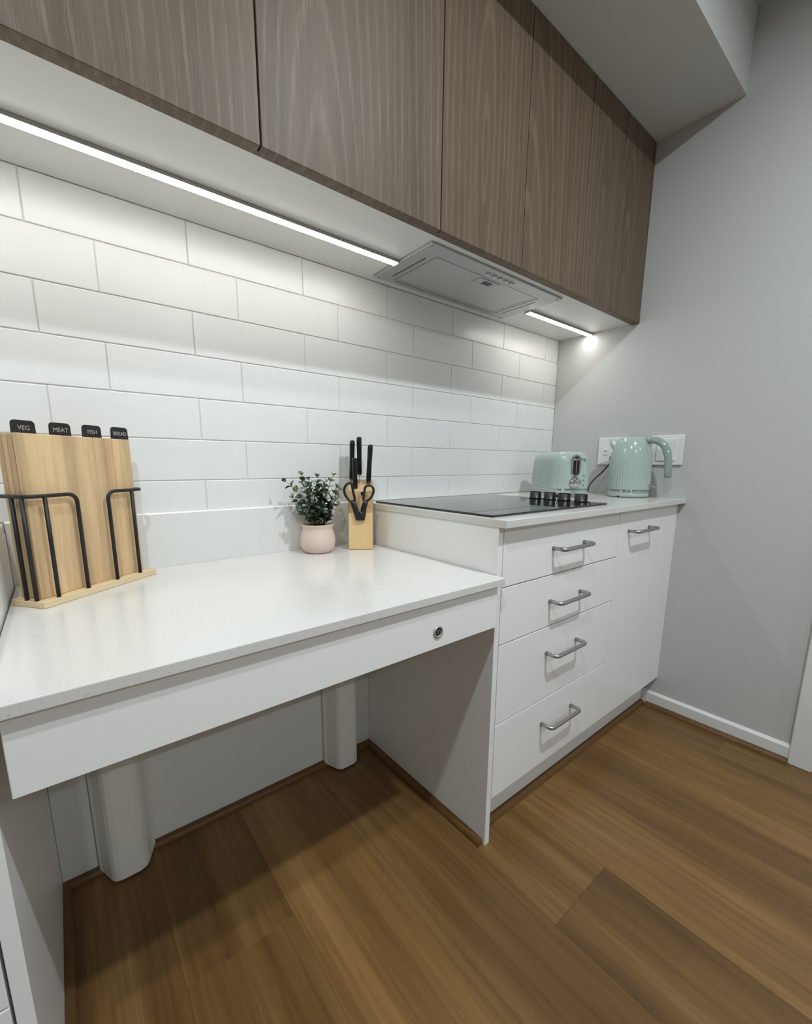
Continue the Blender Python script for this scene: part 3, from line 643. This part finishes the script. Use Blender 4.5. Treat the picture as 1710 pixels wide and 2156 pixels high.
def smooth_loop(P, n=4):
    out = []; N = len(P)
    for i in range(N):
        p0, p1, p2, p3 = (Vector(P[(i+k-1) % N]) for k in range(4))
        for q in range(n):
            t = q/n; out.append(0.5*((2*p1)+(p2-p0)*t+(2*p0-5*p1+4*p2-p3)*t*t+(3*p1-p0-3*p2+p3)*t**3))
    return out
fl_ = ((0, 1, 0), 0.85)
lo1 = [sp(*p) for p in [(300, 905), (240, 940), (212, 1010), (225, 1085), (268, 1155), (325, 1198), (372, 1172), (368, 1105), (350, 1040), (338, 965), (328, 915)]]
lo2 = [sp(*p) for p in [(598, 945), (645, 958), (672, 1010), (658, 1085), (615, 1150), (560, 1188), (515, 1165), (517, 1110), (527, 1050), (538, 985), (560, 955)]]
build('handle_loop', MB().tube(smooth_loop(lo1), 0.0037, 8, True, fl_), 'black', sc, True)
build('handle_loop', MB().tube(smooth_loop(lo2), 0.0037, 8, True, fl_), 'black', sc, True)
build('shank', MB().tube([sp(*p) for p in [(325, 1190), (352, 1235), (378, 1300), (398, 1370), (412, 1440)]], 0.005, 8, False, ((0, 1, 0), 0.6), [0.0056, 0.0080, 0.0084, 0.0082, 0.0075]), 'black', sc, True)
build('shank', MB().tube([sp(*p) for p in [(560, 1182), (535, 1235), (515, 1300), (508, 1370), (500, 1440)]], 0.005, 8, False, ((0, 1, 0), 0.6), [0.0056, 0.0080, 0.0084, 0.0082, 0.0075]), 'black', sc, True)
build('opener_tooth', MB().prism([(sp(470, 0)[0], sp(0, 1090)[2]), (sp(515, 0)[0], sp(0, 1120)[2]), (sp(525, 0)[0], sp(0, 1040)[2]), (sp(470, 0)[0], sp(0, 1045)[2])], -0.002, 0.002, mat=Matrix(((1, 0, 0, 0), (0, 0, 1, 0), (0, 1, 0, 0), (0, 0, 0, 1)))), 'black', sc, True)
a0, a1 = sp(385, 1495), sp(531, 1355)
build('joint', MB().prism([(a0[0], 0.0), (a1[0], 0.0), (a1[0], a1[2]*0.75), (a1[0]-0.004, a1[2]), (a0[0]+0.002, a1[2]), (a0[0], a1[2]*0.75)], -0.004, 0.0042, 0.001, mat=Matrix(((1, 0, 0, 0), (0, 0, 1, 0), (0, 1, 0, 0), (0, 0, 0, 1)))), 'black', sc, True)
build('glint_rivet', MB().cyl((sp(475, 0)[0], -0.0044, sp(0, 1372)[2]), 0.0022, 0.001, 'y', 12), 'blade', sc, True)

# ------------------------------------------------------------------ toaster
TA = math.radians(-30.0); TXC, TYC = -0.280, -0.222
ts = thing('toaster', 'mint green ribbed retro toaster with chrome dial on the worktop', 'toaster', (TXC, TYC, ZB), TA)
LX, LY, TR = 0.160, 0.245, 0.048
def rrect(lx, ly, r, n=160):
    """points and outward normals round a rounded rectangle, even spacing"""
    segs = []; hx, hy = lx/2-r, ly/2-r
    per = 4*(hx+hy)+2*PI*r; out = []
    for i in range(n):
        s_ = per*i/n
        parts = [(2*hx, 'b'), (PI*r/2, 'c1'), (2*hy, 'r'), (PI*r/2, 'c2'), (2*hx, 't'), (PI*r/2, 'c3'), (2*hy, 'l'), (PI*r/2, 'c4')]
        for L_, k in parts:
            if s_ <= L_: break
            s_ -= L_
        a = s_/r if r else 0
        if k == 'b': p, nn = (-hx+s_, -hy-r), (0, -1)
        elif k == 'r': p, nn = (hx+r, -hy+s_), (1, 0)
        elif k == 't': p, nn = (hx-s_, hy+r), (0, 1)
        elif k == 'l': p, nn = (-hx-r, hy-s_), (-1, 0)
        else:
            b0 = {'c1': -PI/2, 'c2': 0, 'c3': PI/2, 'c4': PI}[k]; c = {'c1': (hx, -hy), 'c2': (hx, hy), 'c3': (-hx, hy), 'c4': (-hx, -hy)}[k]
            nn = (math.cos(b0+a), math.sin(b0+a)); p = (c[0]+r*nn[0], c[1]+r*nn[1])
        out.append((p, nn, per*i/n))
    return out
N = 480
def t_ring(z, inset, amp):
    R = []
    for (p, nn, s_) in rrect(LX, LY, TR, N):
        flute = 0.0
        if amp and not (p[1] < -LY/2+0.012 and p[0] > -0.040): flute = amp*(0.5-0.5*math.cos(2*PI*s_/0.0098))
        R.append((p[0]-nn[0]*(inset+flute), p[1]-nn[1]*(inset+flute), z))
    return R
tz = [(0.034, 0.0, 0), (0.036, 0.0, 0.0018), (0.06, -0.0005, 0.0018), (0.09, 0.0005, 0.0018), (0.12, 0.0025, 0.0018), (0.14, 0.005, 0.0016), (0.150, 0.007, 0.0008), (0.158, 0.010, 0), (0.166, 0.015, 0), (0.1725, 0.021, 0), (0.1768, 0.028, 0), (0.179, 0.037, 0), (0.1795, 0.044, 0)]
tbody = build('body', MB().loft([t_ring(z, i_, a_) for z, i_, a_ in tz]), 'mint', ts, True)
build('chrome_band', MB().loft([t_ring(0.0262, 0.0015, 0), t_ring(0.0268, -0.0008, 0), t_ring(0.0332, -0.0008, 0), t_ring(0.0338, 0.0015, 0)]), 'chrome', ts, True)
build('base_skirt', MB().loft([t_ring(0.0105, 0.014, 0), t_ring(0.0125, 0.008, 0), t_ring(0.018, 0.002, 0), t_ring(0.0262, 0.0, 0)]), 'mint', ts, True)
for x in (-0.05, 0.05):
    for y in (-0.09, 0.09): build('foot_or_shade_pad', MB().cyl((x, y, 0.0056), 0.012, 0.0112), 'black', ts, True)
for x in (-0.02, 0.02): build('bread_slot', MB().box(x-0.012, x+0.012, -0.068, 0.068, 0.171, 0.1802), 'black', ts, True)
yf = -LY/2
def plate(x0, x1, z0, z1, y0, y1, r):
    pts = []
    for cx_, cz_, a_ in ((x1-r, z0+r, -PI/2), (x1-r, z1-r, 0), (x0+r, z1-r, PI/2), (x0+r, z0+r, PI)):
        pts += [(cx_+r*math.cos(a_+PI/2*k/6), cz_+r*math.sin(a_+PI/2*k/6)) for k in range(7)]
    return pts
def yprism(pts, y0, y1, bev=0.0): return MB().prism(pts, 0, abs(y1-y0), bev, mat=Matrix(((1, 0, 0, 0), (0, 0, -1, max(y0, y1)), (0, 1, 0, 0), (0, 0, 0, 1))))
lv = build('lever_frame', yprism(plate(-0.0195, 0.0195, 0.083, 0.166, 0, 0, 0.0185), yf+0.006, yf-0.0035, 0.0015), 'chrome', ts, True)
build('lever_slot', yprism(plate(-0.0125, 0.0125, 0.088, 0.160, 0, 0, 0.012), yf-0.0020, yf-0.0042), 'black', lv, True)
build('slot_rib', MB().box(-0.0015, 0.0015, yf-0.0052, yf-0.003, 0.092, 0.142), 'alu', lv, True)
build('lever', MB().box(-0.017, 0.017, yf-0.022, yf-0.003, 0.143, 0.1525, 0.003, 3), 'chrome', lv, True)
dl = MB(); dl.lathe([(0.0225, 0), (0.0225, 0.003), (0.020, 0.006), (0.0185, 0.006), (0.0180, 0.018), (0.0165, 0.0205), (0.002, 0.0208)], 36, mat=Matrix.Translation((-0.001, yf, 0.0595)) @ Matrix.Rotation(PI/2, 4, 'X')); build('dial', dl, 'chrome', ts, True)
for k, z in enumerate((0.085, 0.066, 0.047)):
    bm_ = MB(); bm_.lathe([(0.0066, 0), (0.0066, 0.002), (0.005, 0.003), (0.0044, 0.005), (0.002, 0.0056)], 20, mat=Matrix.Translation((0.0365, yf+0.0045, z)) @ Matrix.Rotation(0.28, 4, 'Z') @ Matrix.Rotation(PI/2, 4, 'X'))
    pb = build('push_button', bm_, 'chrome', ts, True); build('button_ring', MB().lathe([(0.0062, 0), (0.0088, 0), (0.0088, 0.0016), (0.0062, 0.0016)], 24, cap=False, mat=Matrix.Translation((0.0365, yf+0.0042, z)) @ Matrix.Rotation(0.28, 4, 'Z') @ Matrix.Rotation(PI/2, 4, 'X')), 'steel_dark', pb, True); build('mark', MB().box(0.0475, 0.0515, yf+0.0060, yf+0.0072, z-0.0008, z+0.0008), 'print_dark', pb, True)
mk = MB()
for dz in (0.0, 0.010): mk.box(0.035, 0.0385, yf-0.0006, yf+0.004, 0.142+dz, 0.1435+dz)
mk.box(0.0378, 0.0388, yf-0.0006, yf+0.004, 0.1445, 0.1508); build('scale_mark', mk, 'print_dark', ts, True)

# ------------------------------------------------------------------ kettle
KX, KY = -0.090, -0.4215
KROT = math.radians(2.0)
ke = thing('electric_kettle', 'mint green ribbed electric kettle with grey handle beside the wall', 'kettle', (KX, KY, ZB), KROT)
kp = [(0.0795, 0.030), (0.0800, 0.034), (0.0802, 0.05), (0.0800, 0.08), (0.0790, 0.11), (0.0770, 0.14), (0.0740, 0.165), (0.0700, 0.188), (0.0650, 0.206), (0.0590, 0.221), (0.052, 0.231), (0.046, 0.2355), (0.040, 0.2375), (0.03, 0.2385), (0.004, 0.239)]
def flute(a, r, z):
    w = 1.0 if 0.038 < z < 0.150 else (max(0.0, 1-(z-0.150)/0.03) if z >= 0.150 else 0.0)
    return r-0.0017*w*(0.5-0.5*math.cos(46*a))
kprof = [kp[0]]
for (r0, z0), (r1, z1) in zip(kp, kp[1:]):
    n = max(1, int((z1-z0)/0.009)); kprof += [(r0+(r1-r0)*k/n, z0+(z1-z0)*k/n) for k in range(1, n+1)]
build('body', MB().lathe(kprof, 368, flute), 'mint', ke, True)
build('chrome_band', MB().lathe([(0.0765, 0.0185), (0.0785, 0.019), (0.0785, 0.0285), (0.0765, 0.0292)], 64), 'chrome', ke, True)
build('power_base', MB().lathe([(0.070, 0.0004), (0.0765, 0.003), (0.0785, 0.008), (0.0780, 0.0178), (0.0765, 0.0184)], 64), 'mint', ke, True)
build('cord_notch', MB().box(-0.0795, -0.072, 0.000, 0.008, 0.0006, 0.0065, 0.0012), 'black', ke, True)
# spout points +y, handle points -y
sr = []
for t_, (yc, z, wx, hz) in enumerate([(0.020, 0.184, 0.056, 0.046), (0.050, 0.192, 0.046, 0.040), (0.071, 0.204, 0.033, 0.029), (0.0835, 0.2225, 0.016, 0.0115)]):
    sr.append([(wx*math.cos(2*PI*k/20), yc+0.55*hz*math.sin(2*PI*k/20), z+hz*math.sin(2*PI*k/20)) for k in range(20)])
build('spout', MB().loft(sr), 'mint', ke, True)
hp = [(0, -0.048, 0.2215), (0, -0.066, 0.2240), (0, -0.085, 0.2235), (0, -0.103, 0.2170), (0, -0.119, 0.2030), (0, -0.130, 0.1830), (0, -0.137, 0.155), (0, -0.1405, 0.125), (0, -0.1420, 0.098), (0, -0.1425, 0.084), (0, -0.1425, 0.0795)]
build('handle', MB().tube(hp, 0.0125, 16, False, ((1, 0, 0), 1.15), [0.012, 0.0128, 0.0135, 0.0138, 0.0138, 0.0137, 0.0136, 0.0135, 0.0132, 0.0122, 0.0075]), 'mint_grey', ke, True)
sw = MB(); sw.tube([(0, -0.076, 0.048), (0, -0.096, 0.048)], 0.003, 8); sw.lathe([(0.0015, -0.0072), (0.005, -0.0055), (0.0073, 0), (0.005, 0.0055), (0.0015, 0.0072)], 20, mat=Matrix.Translation((0, -0.0985, 0.048)))
build('switch_knob', sw, 'chrome', ke, True)
# ------------------------------------------------------------------ power points and cord
def socket(name, y0, y1, label, kind):
    t = thing(name, label, 'socket', (0, (y0+y1)/2, 1.035), group='wall sockets')
    build('plate', MB().box(-0.0095, -0.0004, y0, y1, 1.034, 1.151, 0.0028, 2), 'socket', t)
    if kind == 0:
        for yc in (-0.2765, -0.332):
            r = build('rocker', MB().box(-0.0125, -0.009, yc-0.0115, yc+0.0115, 1.076, 1.1015, 0.0012), 'socket', t)
            build('mark', MB().box(-0.0128, -0.0123, yc-0.0065, yc+0.0065, 1.0905, 1.096), 'alu', r)
    else:
        build('raised_cover', MB().box(-0.0135, -0.009, y0+0.022, y1-0.022, 1.050, 1.137, 0.0016), 'socket', t)
        build('rocker', MB().box(-0.0155, -0.013, (y0+y1)/2-0.011, (y0+y1)/2+0.011, 1.08, 1.106, 0.001), 'socket', t)
socket('power_socket', -0.372, -0.2405, 'white wall socket partly behind the kettle spout', 0)
socket('power_socket', -0.5805, -0.462, 'white wall socket behind the kettle handle', 1)
cp = [(-0.0125, -0.318, 1.060), (-0.030, -0.318, 1.050), (-0.045, -0.308, 1.030), (-0.062, -0.292, 1.000), (-0.085, -0.272, 0.970), (-0.103, -0.262, 0.942), (-0.112, -0.262, 0.920), (-0.122, -0.240, 0.9095), (-0.150, -0.190, 0.9087), (-0.175, -0.130, 0.9087)]
pl = thing('appliance_flex', 'thin black cord running from the wall socket to the toaster', 'cord', (-0.0128, -0.318, 1.060))
def catmull(P, n=6):
    P = [Vector(p) for p in P]; Q = [P[0]]+P+[P[-1]]; out = []
    for i in range(1, len(Q)-2):
        p0, p1, p2, p3 = Q[i-1:i+3]
        for q in range(n):
            t = q/n; out.append(0.5*((2*p1)+(p2-p0)*t+(2*p0-5*p1+4*p2-p3)*t*t+(3*p1-p0-3*p2+p3)*t**3))
    return out+[P[-1]]
build('cable', MB().tube(catmull(cp), 0.0031, 8), 'black', pl)
build('plug', MB().cyl((-0.021, -0.318, 1.060), 0.014, 0.022, 'x', 20, 0.003), 'black', pl)
